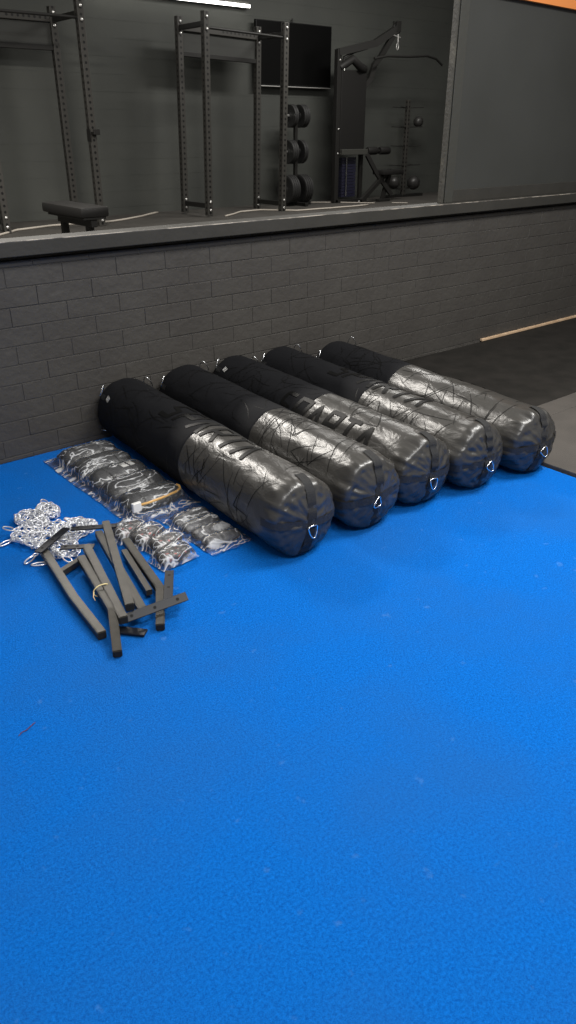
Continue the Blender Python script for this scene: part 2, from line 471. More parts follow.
BAGS = [
    # x0, y0, x1, y1, radius, seam, roll angle of logo, logo start, ring rotation, label
    (1.864, 2.136, 1.985, 3.93, .179, .80, 92, 1.16, 0, 'long black punching bag nearest the clear plastic packs, leftmost of the five'),
    (2.263, 2.130, 2.400, 3.93, .181, .79, 10, .95, 75, 'second black punching bag from the left, its end ring lying sideways'),
    (2.633, 2.136, 2.780, 3.935, .178, .81, 146, 1.05, 4, 'middle punching bag of the row of five, lettering low on its left flank'),
    (2.987, 2.083, 3.160, 3.93, .176, .82, 88, 1.20, -35, 'second punching bag from the right, bold dark lettering across its top'),
    (3.367, 2.025, 3.545, 3.79, .178, 1.03, 40, 1.25, -30, 'rightmost black punching bag, beside the rubber mats at the carpet edge'),
]
def d_ring(parent, loc, rot, size=.019, name='d_ring'):
    bm = NB()
    # rounded triangle hanging from its flat bar
    s = size
    pts = [(-s * .8, 0, 0), (0, 0, 0), (s * .8, 0, 0), (s * .98, 0, -s * .35), (s * .75, 0, -s * 1.35), (s * .35, 0, -s * 2.1), (0, 0, -s * 2.3), (-s * .35, 0, -s * 2.1), (-s * .75, 0, -s * 1.35), (-s * .98, 0, -s * .35)]
    tube(bm, pts, .0030, 8, closed=True, up=(0, 1, 0))
    o = obj(name, bm, M_chrome, parent, 'all'); o.location = loc; o.rotation_euler = rot
    return o

def make_bag(i, x0, y0, x1, y1, Rb, seam, lrot, lstart, ringrot, label):
    Lb = math.hypot(x1 - x0, y1 - y0) ; rz = math.atan2(-(x1 - x0), y1 - y0)
    root = thing('punching_bag', label, 'punching bag', ((x0 + x1) / 2, (y0 + y1) / 2, 0), rz, 'punching bags laid side by side')
    S = bag_surface(Lb, Rb, i * 7.3 + 1.1)
    rnd = random.Random(30 + i); NT = 112
    # glossy half
    ts = [0, .004, .010, .018, .028, .038, .048, .060, .075, .09, .105, .12] ; t = .14
    while t < seam: ts.append(t); t += .02
    ts.append(seam)
    bm = NB(); rings = []
    rings.append([bm.verts.new(S(0, 0, 0, 0.0))])
    for fr in (.1, .2, .3, .4, .5, .6, .7, .78, .85, .91, .96):
        rings.append([bm.verts.new(S(0, 2 * PI * j / NT, 0, fr)) for j in range(NT)])
    for t in ts: rings.append([bm.verts.new(S(t, 2 * PI * j / NT)) for j in range(NT)])
    for a, b in zip(rings[:-1], rings[1:]):
        for j in range(NT):
            k = (j + 1) % NT
            if len(a) == 1: bm.faces.new((a[0], b[k], b[j]))
            else: bm.faces.new((a[j], a[k], b[k], b[j]))
    # crackle print over the leather
    def cracks(bm, ta, tb, cnt):
        for c in range(cnt):
            t = rnd.uniform(ta, tb); th = rnd.uniform(R(-5), R(200)); uv = [(t, th)]
            an = rnd.choice([1, -1]) * rnd.uniform(.9, 1.9); bend = rnd.uniform(-.5, .5)
            for s in range(rnd.randint(2, 6)):
                l = rnd.uniform(.04, .11); an += bend * .5 + rnd.uniform(-.1, .1)
                if rnd.random() < .13: an += rnd.choice([-1.9, 1.9])
                t2 = t + math.cos(an) * l; th2 = th + math.sin(an) * l / Rb
                if not (ta + .015 < t2 < tb - .015): break
                if i != 1 and lstart - .95 < t2 < lstart + .03 and abs(th2 - R(lrot)) < .50: break
                t, th = t2, th2; uv.append((t, th))
            if len(uv) > 1: strip(bm, S, uv, rnd.uniform(.0030, .0058), Rb, .0012, 1)
    cracks(bm, .11, seam, 52)
    o = obj('glossy_section', bm, [M_leather, M_print], root, 'all'); plabel(o, 'glossy dark grey leather lower half with crackle print')
    # matte half
    bm = NB(); rings = []; ts = []; t = seam
    ts = [seam - .001, seam]; t = seam + .02
    while t < Lb - .05: ts.append(t); t += .022
    ts += [Lb - .04, Lb - .03, Lb - .02, Lb - .01, Lb - .003, Lb]
    for n_, t in enumerate(ts): rings.append([bm.verts.new(S(t, 2 * PI * j / NT, .0015 if n_ else 0)) for j in range(NT)])
    for fr in (.8, .5, .2):
        rings.append([bm.verts.new(Vector((Rb * fr * .92 * math.cos(2 * PI * j / NT), Lb / 2 - .012 * (1 - fr), Rb + Rb * fr * .92 * math.sin(2 * PI * j / NT)))) for j in range(NT)])
    for a, b in zip(rings[:-1], rings[1:]):
        for j in range(NT): bm.faces.new((a[j], a[(j + 1) % NT], b[(j + 1) % NT], b[j]))
    bm.faces.new(rings[-1])
    S2 = lambda t, th, off=0, face=None: S(t, th, off + .0015)
    Sx = S; 
    def cr2(ta, tb, cnt):
        nonlocal_S = S2
        for c in range(cnt):
            t = rnd.uniform(ta, tb); th = rnd.uniform(R(0), R(190)); uv = [(t, th)]
            an = rnd.uniform(0, 6.28); bend = rnd.uniform(-.5, .5)
            for s in range(rnd.randint(2, 6)):
                l = rnd.uniform(.03, .09); an += bend + rnd.uniform(-.2, .2)
                t2 = t + math.cos(an) * l; th2 = th + math.sin(an) * l / Rb
                if not (ta < t2 < tb): break
                if i != 1 and lstart - .95 < t2 < lstart + .03 and abs(th2 - R(lrot)) < .50: break
                t, th = t2, th2; uv.append((t, th))
            if len(uv) > 1: strip(bm, S2, uv, rnd.uniform(.0035, .006), Rb, .0010, 1)
    cr2(seam + .01, Lb - .12, 38)
    o = obj('matte_section', bm, [M_fabric, M_print], root, 'all'); plabel(o, 'matte black fabric upper half')
    # logo across the seam
    if i != 1:
        bm = NB(); logo(bm, S, Rb, lstart, R(lrot), 'SPARTA', .150, .104, .0042)
        plabel(obj('logo', bm, M_print, root, 'all'), 'bold black capital lettering')
    # crossed webbing on the near end, with the ring
    ang = R([8, 4, 92, 6, 4][i])
    def web(bm, a, w):
        prev = None; N = 44
        for q in range(-N, N + 1):
            s = q / N
            if abs(s) <= .78:
                f = abs(s) / .78 * .985; t = 0
                base = a if s > 0 else a + PI
                c = S(0, base, .0025, max(f, .001)); 
            else:
                t = (abs(s) - .78) / .22 * .085; base = a if s > 0 else a + PI
                c = S(t, base, .0025)
            # width direction is perpendicular to the strap in the x-z plane
            wx, wz = -math.sin(a), math.cos(a)
            row = [bm.verts.new(c + Vector((wx, -.0005, wz)) * (w / 2 * k)) for k in (-1, -.35, .35, 1)]
            for v in row: v.co.z = max(.0015, v.co.z)
            if prev:
                for j in range(3): bm.faces.new((prev[j], prev[j + 1], row[j + 1], row[j]))
            prev = row
        return bm
    plabel(obj('end_strap', web(NB(), R(90) + (0 if i != 2 else 0) + R([-6, -4, -8, -6, -8][i]), ((.046))), M_web, root, 'all'), 'black webbing strap running down the end')
    plabel(obj('end_strap', web(NB(), R([-4, 6, -2, 8, 4][i]), .036), M_web2, root, 'all'), 'black webbing strap running across the end')
    d_ring(root, (.0, -Lb / 2 - .046, Rb - .012 if i else Rb - .01), (R(-8), R(ringrot), R(8 * (i % 2))), .024)
    # hanging straps and rings round the far rim
    for q, th in enumerate((35, 145, 215, -35)):
        a = R(th + (0, 8, -6, 4, 10)[i])
        bm = NB(); strip(bm, S, [(Lb - .085, a), (Lb - .002, a)], .030, Rb, .0035, taper=False)
        obj('hanging_strap', bm, M_web, root)
        r = Rb + .006
        d_ring(root, (r * math.cos(a), Lb / 2 - .028, Rb + r * math.sin(a)), (R(-75), R(0), a - PI / 2) if q > 1 else (R(-160), 0, a - PI / 2), .030, 'hanging_ring')
    if i in (0, 2):
        bm = NB(); a = R(128 if i == 2 else 138); t = Lb - .11
        for k in range(3): strip(bm, S, [(t - .012 * k, a + .02 * k), (t - .012 * k + .006, a + .16 + .02 * k)], .006, Rb, .0032, taper=False)
        plabel(obj('printed_mark', bm, M_white, root, 'all'), 'small white printed mark')
    return root
for i, b in enumerate(BAGS): make_bag(i, *b)

# ------------------------------------------------------------------ plastic packs beside the bags
def bundle_bm(L, rx, rz, seed, strap=True):
    """soft roll lying along local x, resting on z=0"""
    bm = NB(); n = 24; rings = []
    K = 22
    for i in range(K + 1):
        s = -1 + 2 * i / K
        k = (1 - abs(s) ** 5) ** .5 if abs(s) < 1 else 0
        k = max(k, .18)
        row = []
        for j in range(n):
            a = 2 * PI * j / n
            w = 1 + .16 * noise.noise(Vector((s * 2.4 + seed, math.cos(a) * 1.5, math.sin(a) * 1.5))) + .06 * noise.noise(Vector((s * 7, math.cos(a) * 4, math.sin(a) * 4 + seed)))
            row.append(bm.verts.new((s * L / 2, rx * k * w * math.cos(a), max(.001, rz + rz * k * w * math.sin(a)))))
        rings.append(row)
    for a, b in zip(rings[:-1], rings[1:]):
        for j in range(n): bm.faces.new((a[j], a[(j + 1) % n], b[(j + 1) % n], b[j]))
    bm.faces.new(rings[0]); bm.faces.new(rings[-1][::-1])
    return bm

def film_bm(x0, x1, y0, y1, rolls, flange=.03, extra=.006, nx=70, ny=150, seed=0, edge_wave=.012, crump=.010):
    """crumpled clear film over a set of rolls: (cx, cy, half length, rx, rz); top sheet plus a flat bottom"""
    bm = NB(); G = []
    for j in range(ny + 1):
        row = []
        for i in range(nx + 1):
            u, v = i / nx, j / ny
            x = x0 + (x1 - x0) * u; y = y0 + (y1 - y0) * v
            x += edge_wave * noise.noise(Vector((v * 9, seed, u * 2))) ; y += edge_wave * noise.noise(Vector((u * 7, seed + 4, v * 2)))
            h = 0
            for (cx, cy, hl, rx, rz) in rolls:
                dy = (y - cy) / (rx * 1.28); dx = (x - cx) / (hl * 1.06)
                a = max(0, 1 - dy * dy) ** .5; b = max(0, 1 - abs(dx) ** 5) ** .5
                h = max(h, 2 * rz * a * b + (.12 * rz * b if abs(dy) < 1.3 else 0))
            e = min(u, 1 - u) * (x1 - x0); f = min(v, 1 - v) * (y1 - y0)
            k = min(1, min(e, f) / flange)
            nn = noise.noise(Vector((x * 17 + seed, y * 21, 0))); nr = 1 - abs(noise.noise(Vector((x * 30, y * 14 + seed, 3)))) * 2
            z = .004 + (h + extra) * (k ** .8) + crump * (nn * .35 + max(0, nr - .62) * 1.3) * (.35 + .65 * k) + .0025 * abs(noise.noise(Vector((x * 60, y * 60, seed)))) 
            row.append(bm.verts.new((x, y, max(z, .003 + .003 * (1 - k)))))
        G.append(row)
    for a, b in zip(G[:-1], G[1:]):
        for i in range(nx): bm.faces.new((a[i], a[i + 1], b[i + 1], b[i]))
    return bm

# pack 1: five rolls in a row
ys = [3.70, 3.525, 3.35, 3.175, 2.995]
names = ['farthest black roll in the large clear plastic pack, nearest the wall', 'second black roll from the wall in the large clear pack', 'middle black roll of five in the large clear plastic pack',
         'second nearest black roll in the large clear pack', 'nearest black roll in the large clear pack, edged with a gold strip']
rolls = []
for k, y in enumerate(ys):
    xc = 1.612 + (y - 3.35) * .02
    t = thing('padded_roll', names[k], 'roll', (xc, y, .004), R(2 + (k % 3) * 2 - 3), 'black rolls in the large clear pack')
    obj('body', bundle_bm(.31, .078, .042, k * 3.7), M_bundle, t, 'all')
    rolls.append((xc, y, .155, .078, .042))
    for xs in (-.07, .06):
        bm = NB(); tube(bm, [(xs + .004 * math.sin(a * 3), .081 * math.cos(a), max(.003, .043 + .0445 * math.sin(a))) for a in [2 * PI * q / 20 for q in range(20)]], .004, 6, closed=True)
        obj('strap', bm, M_web, t, 'all')
    if k == 4:
        bm = NB()
        tube(bm, [(-.125, -.072, .060), (-.06, -.078, .060), (.02, -.076, .062), (.10, -.070, .066), (.130, -.058, .070), (.138, -.040, .076), (.130, -.026, .080)], .0068, 8)
        plabel(obj('edge_strip', bm, M_gold, t, 'all'), 'gold edge strip')
        bm = NB(); box(bm, (-.150, -.090, .035), (-.105, -.070, .082), .004); plabel(obj('paper_label', bm, M_white, t), 'white paper tag')
    if k == 2:
        bm = NB(); box(bm, (.02, -.03, .082), (.09, .02, .086), .001); plabel(obj('paper_label', bm, M_white, t), 'white paper tag')
o = obj('plastic_pack', film_bm(1.415, 1.80, 2.86, 3.86, rolls, seed=1.3), M_film, None, 'all')
tag(o, 'large clear plastic pack around five black rolls beside the leftmost punching bag', 'plastic pack')

# pack 2: four small speckled bundles
p2 = [((1.365, 2.800), 12, 'farthest of four small film wrapped bundles, closest to the large clear pack'), ((1.405, 2.700), 16, 'second of the four small film wrapped bundles, counting from the large pack'),
      ((1.440, 2.590), 8, 'third small film wrapped bundle with red specks'), ((1.405, 2.475), 4, 'nearest of the small film wrapped bundles, with red and white specks')]
for k, ((x, y), a, lb) in enumerate(p2):
    t = thing('wrapped_bundle', lb, 'bundle', (x, y, .002), R(a), 'small film wrapped bundles')
    bm = bundle_bm(.155, .046, .026, 20 + k * 2.1); obj('body', bm, M_bundle_r, t, 'all')
    rnd = random.Random(60 + k)
    for q in range(6):
        bm = NB()
        px, py = rnd.uniform(-.06, .06), rnd.uniform(-.032, .032)
        zz = .026 + .026 * math.sqrt(max(.05, 1 - (py / .046) ** 2)) + .002
        an = rnd.uniform(0, 3.14); l = rnd.uniform(.008, .02)
        tube(bm, [(px, py, zz), (px + l * math.cos(an), py + l * math.sin(an) * .5, zz + .001)], .003, 6)
        plabel(obj('buckle', bm, M_chain, t, 'all'), 'bright metal bit showing through the film')
    plabel(obj('wrapper', film_bm(-.095, .095, -.062, .062, [(0, 0, .082, .050, .029)], flange=.012, extra=.004, nx=44, ny=34, seed=8 + k, edge_wave=.004, crump=.008), M_film, t, 'all'), 'clear film wrapper')

# pack 3: four thin grey rolls
rolls = []
p3n = ['farthest grey roll in the small clear pack beside the punching bag', 'second grey roll from the far side in the small clear pack', 'third grey roll in the small clear pack', 'nearest grey roll in the small clear pack, at its open end']
for k in range(4):
    x, y = 1.66 - .003 * k, 2.735 - .088 * k
    t = obj('small_roll', bundle_bm(.19, .036, .020, 44 + k), M_bundle_g, None, 'all', (x, y, .004)); t.rotation_euler = (0, 0, R(6 - 4 * k))
    tag(t, p3n[k], 'roll', 'grey rolls in the small clear pack'); rolls.append((x, y, .095, .036, .020))
o = obj('plastic_pack', film_bm(1.545, 1.775, 2.39, 2.86, rolls, flange=.025, nx=60, ny=100, seed=5.5), M_film, None, 'all')
tag(o, 'small clear plastic pack of grey rolls by the near half of the leftmost bag', 'plastic pack')
o = obj('plastic_sleeve', film_bm(1.49, 1.66, 2.845, 2.95 - .04, [(1.57, 2.875, .06, .03, .008)], flange=.01, nx=50, ny=30, seed=2.2, crump=.012), M_film, None, 'all')
tag(o, 'flattened empty clear plastic sleeve between the large pack and the small packs', 'plastic sleeve')

# ------------------------------------------------------------------ chains
def torus_link(bm, c, d, up, a=.0155, b=.0095, r=.0023):
    d = d.normalized(); s = d.cross(up).normalized(); pts = []
    for q in range(12):
        t = 2 * PI * q / 12
        pts.append(c + d * math.cos(t) * a + s * math.sin(t) * b)
    n = d.cross(s)
    tube(bm, pts, r, 5, closed=True, up=n)
HEAP = [(1.085, 3.205, .085, .075), (1.17, 3.22, .05, .07), (1.00, 3.05, .075, .075), (1.08, 2.96, .11, .11), (1.19, 2.97, .10, .065), (1.07, 2.82, .06, .06), (1.06, 3.10, .07, .07)]
def inheap(x, y):
    return any(((x - a) / c) ** 2 + ((y - b) / d) ** 2 < 1 for a, b, c, d in HEAP)
def make_chain(k, label):
    rnd = random.Random(200 + k)
    a, b, c, d = HEAP[k % len(HEAP)]
    p = Vector((a + rnd.uniform(-.5, .5) * c, b + rnd.uniform(-.5, .5) * d, .005 + .0035 * (k % 10)))
    root = thing('chain', label, 'chain', (p.x, p.y, 0), 0, 'silver chains in the heap')
    an = rnd.uniform(0, 6.28); bm = NB(); turn = rnd.uniform(-.4, .4); q = p.copy()
    org = Vector((p.x, p.y, 0))
    for i in range(44):
        if rnd.random() < .12: turn = rnd.uniform(-.7, .7)
        for tr in range(14):
            nx, ny = q.x + math.cos(an) * .024, q.y + math.sin(an) * .024
            if inheap(nx, ny): break
            an += .55
        z = p.z * .5 + .011 * (1 + math.sin(i * .9 + k)) + .010 * rnd.random()
        q2 = Vector((nx, ny, z)); dirv = (q2 - q)
        torus_link(bm, (q + q2) / 2 - org, dirv, Vector((rnd.uniform(-.8, .8), rnd.uniform(-.8, .8), .7)) if i % 2 else Vector((math.sin(an), -math.cos(an), rnd.uniform(-.3, .6))))
        q = q2; an += turn
    obj('links', bm, M_chain, root, 'all')
    bm = NB(); d = Vector((math.cos(an), math.sin(an), 0)); s = Vector((-d.y, d.x, 0)); c = q - org + d * .04
    pts = [c + d * (.032 * math.cos(t)) + s * (.013 * math.sin(t)) for t in [2 * PI * w / 16 for w in range(16)]]
    tube(bm, pts, .0035, 6, closed=True, up=(0, 0, 1))
    obj('snap_hook', bm, M_chain, root, 'all')
for k in range(16): make_chain(k, 'silver chain with a snap hook tangled into the heap behind the black brackets')
# small loose pieces near the pile
for k, (x, y, lb) in enumerate([(.945, 2.80, 'loose silver snap hook lying just in front of the chain heap'), (.925, 2.86, 'silver snap hook touching the left edge of the chain heap')]):
    bm = NB()
    tube(bm, [(.034 * math.cos(t), .012 * math.sin(t), .006) for t in [2 * PI * w / 18 for w in range(18)]], .0038, 6, closed=True, up=(0, 0, 1))
    tube(bm, [(.045 + .012 * math.cos(t), .010 * math.sin(t), .006) for t in [2 * PI * w / 14 for w in range(14)]], .0032, 6, closed=True, up=(0, 0, 1))
    o = obj('snap_hook', bm, M_chain, None, 'all', (x, y, 0)); o.rotation_euler = (0, 0, R(-25 + 60 * k)); tag(o, lb, 'snap hook')

# ------------------------------------------------------------------ wall brackets
def flat_bar(a, b, w, th, normal=(0, 0, 1), holes=(.15, .5, .85)):
    a, b = Vector(a), Vector(b); d = (b - a).normalized(); n = Vector(normal); n = (n - d * n.dot(d)).normalized(); s = n.cross(d)
    bm = NB(); M = Matrix((( d.x, s.x, n.x, a.x), (d.y, s.y, n.y, a.y), (d.z, s.z, n.z, a.z), (0, 0, 0, 1)))
    L = (b - a).length
    box(bm, (0, -w / 2, -th / 2), (L, w / 2, th / 2), .0015, M=M)
    for h in holes:
        for sg in (1, -1):
            lathe(bm, [(0, 0), (.0062, 0)], 12, M @ Matrix.Translation((L * h, 0, sg * (th / 2 + .0006))), 1)
    return bm
def bracket(label, arm, plate, brace=None, hw=.0165, pn=(0, 0, 1), ends=True, pw=.036):
    org = Vector((*[sum(p[i] for p in arm) / len(arm) for i in (0, 1)], 0))
    f = lambda P: [Vector(p) - org for p in P]
    t = thing('wall_bracket', label, 'wall bracket', org, 0, 'steel bag brackets piled on the carpet')
    bm = NB(); A = f(arm); tube(bm, A, hw, square=True)
    bmesh.ops.recalc_face_normals(bm, faces=bm.faces[:])
    bmesh.ops.bevel(bm, geom=bm.edges[:], offset=.003, segments=2, affect='EDGES')
    # open end of the hollow section
    d = (A[-1] - A[-2]).normalized()
    tube(bm, [A[-1] + d * .0004, A[-1] + d * .0012], hw * .78, square=True, mi=1)
    obj('arm', bm, [M_tube, M_hole], t)
    if plate:
        for pl in plate:
            a, b = f(pl[:2]); obj('mounting_plate', flat_bar(a, b, pw, .006, pl[2] if len(pl) > 2 else pn), [M_plate, M_hole], t)
    if brace:
        bm = NB(); tube(bm, f(brace), .012, square=True); obj('brace', bm, M_tube, t)
    return t
bracket('straight bracket arm lying on top in the middle of the pile',
        [(1.262, 2.795, .095), (1.025, 2.150, .088)], [((1.135, 2.885, .075), (1.305, 2.785, .075))])
bracket('straight plateless bracket arm lying just left of the topmost arm',
        [(1.225, 2.800, .056), (1.072, 2.145, .052)], None)
bracket('bent bracket arm on the right side of the pile with the two crossed hole plates',
        [(1.297, 2.690, .040), (1.205, 2.245, .046), (1.092, 2.060, .018)],
        [((1.300, 2.330, .055), (1.160, 2.115, .055), (-.3, -.5, .8)), ((.985, 2.150, .052), (1.240, 2.105, .072), (0, -.6, .8))],
        [(1.250, 2.620, .034), (1.170, 2.270, .034)])
bracket('bent bracket arm at the front left of the pile, held by the yellow tie',
        [(1.068, 2.650, .055), (.984, 2.215, .058), (.895, 2.018, .018)], [((1.045, 2.800, .050), (1.160, 2.715, .052))],
        None)
bracket('straight bracket arm bound beside the bent front arm by the yellow tie',
        [(1.115, 2.690, .075), (.985, 2.130, .060)], None)
bracket('lowest bracket arm on the left edge of the pile, plate pushed into the chains',
        [(.985, 2.850, .040), (.925, 2.420, .030), (.905, 2.150, .019)], [((.945, 2.800, .062), (1.130, 2.920, .066))],
        [(1.075, 2.690, .022), (.965, 2.640, .026)])
o = obj('steel_plate', flat_bar((.955, 2.175, .010), (1.040, 2.075, .010), .04, .008), [M_plate, M_hole])
tag(o, 'short black steel plate flat on the carpet under the bracket ends', 'steel plate')
bm = NB(); c = Vector((1.018, 2.36, .062))
tube(bm, [c + Vector((.036 * math.cos(a), -.004 * math.cos(a), .026 * math.sin(a))) for a in [2 * PI * q / 20 for q in range(20)]], .0022, 6, closed=True, up=(0, 1, 0))
tube(bm, [c + Vector((-.035, 0, .006)), c + Vector((-.045, -.012, -.004)), c + Vector((-.045, -.025, -.016))], .0018, 5)
tag(obj('twist_tie', bm, M_tie, None, 'all'), 'yellow tie binding two bracket arms together', 'tie')

# ------------------------------------------------------------------ gym equipment on the raised floor
def bolts(parent, pts, r=.017):
    for p in pts:
        bm = NB(); lathe(bm, [(0, -r * .55), (r * .75, -r * .5), (r, -r * .15), (r, r * .15), (r * .6, r * .5), (0, r * .55)], 10, Matrix.Translation(p) @ Matrix.Rotation(PI / 2, 4, 'X'))
        obj('bolt', bm, M_bolt, parent, 'all')

def rack(label, x0, x1, y0, y1, top, group='squat racks along the rear wall'):
    hw = .040; Ht = top - ZF
    cx, cy = (x0 + x1) / 2, (y0 + y1) / 2; dx, dy = (x1 - x0) / 2, (y1 - y0) / 2
    t = thing('squat_rack', label, 'squat rack', (cx, cy, ZF), 0, group)
    for sx in (-1, 1):
        for sy in (-1, 1):
            o = obj('upright', box(NB(), (-hw, -hw, 0), (hw, hw, Ht), .006), M_post, t); o.location = (sx * dx, sy * dy, 0)
            bolts(t, [(sx * dx + sx*0.0, sy * dy - hw - .006, z) for z in (.07, .17, Ht - .06, Ht - .19)])
    for sx in (-1, 1):
        for z, s in ((.12, .030), (Ht - .13, .030)):
            bm = NB(); box(bm, (sx * dx - .02, -dy + hw, z - s), (sx * dx + .02, dy - hw, z + s), .004); obj('side_beam', bm, M_steel, t)
    # round bar at the front top, punched beam at the back
    bm = NB(); tube(bm, [(-dx + hw, -dy, Ht - .17), (dx - hw, -dy, Ht - .17)], .016, 12); obj('pull_up_bar', bm, M_steel, t, True)
    bm = NB(); box(bm, (-hw, -hw, -dx + hw), (hw, hw, dx - hw), .006)
    o = obj('rear_beam', bm, M_post, t); o.rotation_euler = (0, PI / 2, 0); o.location = (0, dy, Ht - .12)
    bm = NB(); box(bm, (-dx + hw, dy - .004, Ht - .40), (dx - hw, dy + .004, Ht - .16), .002); plabel(obj('name_panel', bm, M_panel, t), 'plain grey steel panel')
    bm = NB(); box(bm, (-dx + hw, dy - .03, Ht - .44), (dx - hw, dy + .03, Ht - .385), .004); obj('rear_beam', bm, M_steel, t)
    bm = NB(); box(bm, (-dx + hw, dy - .03, .08), (dx - hw, dy + .03, .14), .004)
    if False: obj('rear_beam', bm, M_steel, t)
    else: bm.free()
    return t
r1 = rack('black squat rack at the left edge, with the flat bench in front of it', 3.325, 4.50, 9.04, 9.74, 2.92)
bm = NB(); box(bm, (.5875 - .03, -.35 - .10, 1.00), (.5875 + .05, -.35 - .036, 1.03), .004); box(bm, (.5875 - .03, -.35 - .115, 1.0), (.5875 + .05, -.35 - .10, 1.06), .004)
box(bm, (.5875 - .045, -.35 - .05, .93), (.5875 - .037, -.35 + .04, 1.06), .002)
obj('bar_hook', bm, M_steel, r1)
bm = NB(); box(bm, (-.5875 - .03, -.35 - .10, 1.00), (-.5875 + .05, -.35 - .036, 1.03), .004); box(bm, (-.5875 - .03, -.35 - .115, 1.0), (-.5875 + .05, -.35 - .10, 1.06), .004)
obj('bar_hook', bm, M_steel, r1)
r2 = rack('black squat rack standing in front of the television', 6.13, 7.40, 9.10, 9.70, 2.93)
r2.rotation_euler = (0, R(1.6), 0)

# bench
t = thing('flat_bench', 'black padded flat weight bench end on behind the ledge', 'bench', (3.20, 7.08, ZF), 0)
bm = NB(); box(bm, (-.135, -.56, .365), (.135, .27, .45), .018); obj('pad', bm, M_pad, t, True)
bm = NB(); box(bm, (-.11, -.54, .345), (.11, .20, .366), .004); obj('pad_board', bm, M_steel, t)
bm = NB(); box(bm, (-.03, -.52, .28), (.03, .18, .344), .005); obj('spine', bm, M_steel, t)
for y in (-.42, .10):
    bm = NB(); box(bm, (-.03, y - .03, .05), (.03, y + .03, .29), .004); obj('leg', bm, M_steel, t)
    bm = NB(); box(bm, (-.24, y - .03, .0), (.24, y + .03, .05), .004); obj('foot_bar', bm, M_steel, t)

# television
t = thing('television', 'large black flat television hung on the rear wall behind the squat rack', 'television', (8.41, 10.05, 2.63), 0)
bm = NB(); box(bm, (-.725, -.03, -.40), (.725, .02, .42), .006); obj('screen_housing', bm, M_tvb, t)
bm = NB(); box(bm, (-.71, -.0315, -.375), (.71, -.0302, .408)); plabel(obj('screen', bm, M_tv, t), 'glossy black screen')
bm = NB(); box(bm, (-.725, -.034, -.408), (.725, -.018, -.396), .002); plabel(obj('lower_trim', bm, M_alu, t), 'bright silver strip along the bottom edge')
bm = NB(); box(bm, (-.2, .02, -.2), (.2, .10, .2), .004); tube(bm, [(.02, .06, .2), (.02, .06, .48)], .012, 8); obj('wall_mount', bm, M_steel, t)

# weight tree
TX, TY = 8.17, 9.72
t = thing('weight_tree', 'black weight tree holding three tiers of plates under the television', 'weight tree', (TX, TY, ZF), 0)
bm = NB(); box(bm, (-.025, -.025, .04), (.025, .025, 1.33), .004); obj('post', bm, M_steel, t)
bm = NB(); box(bm, (-.30, -.03, 0), (.30, .03, .05), .004); obj('base', bm, M_steel, t)
bm = NB(); box(bm, (-.03, -.28, 0), (.03, .28, .05), .004); obj('base', bm, M_steel, t)
levels = [(1.24, .155, (2, 3), 'upper'), (.76, .165, (3, 2), 'middle'), (.24, .205, (4, 4), 'lowest')]
for z, rad, (nl, nr), nm in levels:
    for s in (-1, 1):
        bm = NB(); tube(bm, [(s * .025, 0, z), (s * .25, 0, z)], .018, 12); obj('peg', bm, M_bolt if s < 0 else M_steel, t, True)
ORD = ['innermost', 'second', 'third', 'fourth']
proto = {}
for z, rad, nn, nm in levels:
    for s, cnt, sd in ((-1, nn[0], 'left'), (1, nn[1], 'right')):
        for q in range(cnt):
            th = .036
            key = rad
            if key not in proto:
                bm = NB()
                lathe(bm, [(.024, -th / 2), (.05, -th / 2), (.055, -th / 2 + .006), (rad * .72, -th / 2 + .006), (rad * .80, -th / 2), (rad * .97, -th / 2), (rad, -th / 2 + .005), (rad, th / 2 - .005), (rad * .97, th / 2), (rad * .80, th / 2), (rad * .72, th / 2 - .006), (.055, th / 2 - .006), (.05, th / 2), (.024, th / 2), (.024, -th / 2)], 40, Matrix.Rotation(PI / 2, 4, 'Y'))
                o = obj('weight_plate', bm, M_weight, None, True); proto[key] = o
            else:
                o = proto[key].copy(); C.objects.link(o)
            o.location = (TX + s * (.055 + .018 + q * (th + .003)), TY, ZF + z - .006)
            pos = 'outermost' if q == cnt - 1 else ORD[q]
            if cnt == 2 and q == 0: pos = 'innermost'
            tag(o, f'black weight plate, {pos} on the {nm} {sd} peg of the weight tree' if pos in ('innermost', 'outermost') else f'black weight plate, {pos} from the post on the {nm} {sd} peg of the weight tree', 'weight plate', 'weight plates on the weight tree')

# lat pulldown machine
t = thing('cable_machine', 'black lat pulldown cable machine with a boom arm against the rear wall', 'cable machine', (9.2, 9.62, ZF), 0)
def P(bm, name, m=M_steel, sm=False): return obj(name, bm, m, t, sm)
P(box(NB(), (-.33, -.04, 0), (-.25, .04, 2.12), .006), 'upright')
P(box(NB(), (-.33, -.05, 1.05), (-.319, .05, 2.10)), 'upright_edge', M_bolt) if False else None
P(box(NB(), (.26, .0, 0), (.32, .06, 1.9), .006), 'upright')
plabel(P(box(NB(), (-.25, -.05, .72), (.28, .03, 1.86), .01), 'stack_cover', M_pad), 'dark shroud panel over the weight stack')
bm = NB()
for q in range(13): box(bm, (-.16, -.02, .08 + q * .045), (.14, .07, .08 + q * .045 + .040), .003)
P(bm, 'weight_stack', mat('stack_blue', (.012, .012, .028), .4))
bm = NB(); tube(bm, [(-.09, -.045, .10), (-.09, -.045, .66)], .010, 8); plabel(P(bm, 'guide_rod', M_chrome), 'bright guide rod')
bm = NB(); tube(bm, [(-.29, 0, 2.08), (.35, -.12, 2.22), (.70, -.22, 2.42)], .048, square=True); P(bm, 'boom')
bm = NB(); tube(bm, [(.24, 0, 1.62), (.36, -.03, 1.75), (.42, -.06, 1.95), (.50, -.1, 2.05), (.66, -.22, 2.36)], .036, square=True); P(bm, 'boom_brace')
bm = NB(); tube(bm, [(-.22, 0, 1.85), (-.18, -.02, 2.02), (0, -.05, 2.10), (.24, -.08, 2.16)], .022, 8); P(bm, 'boom_brace')
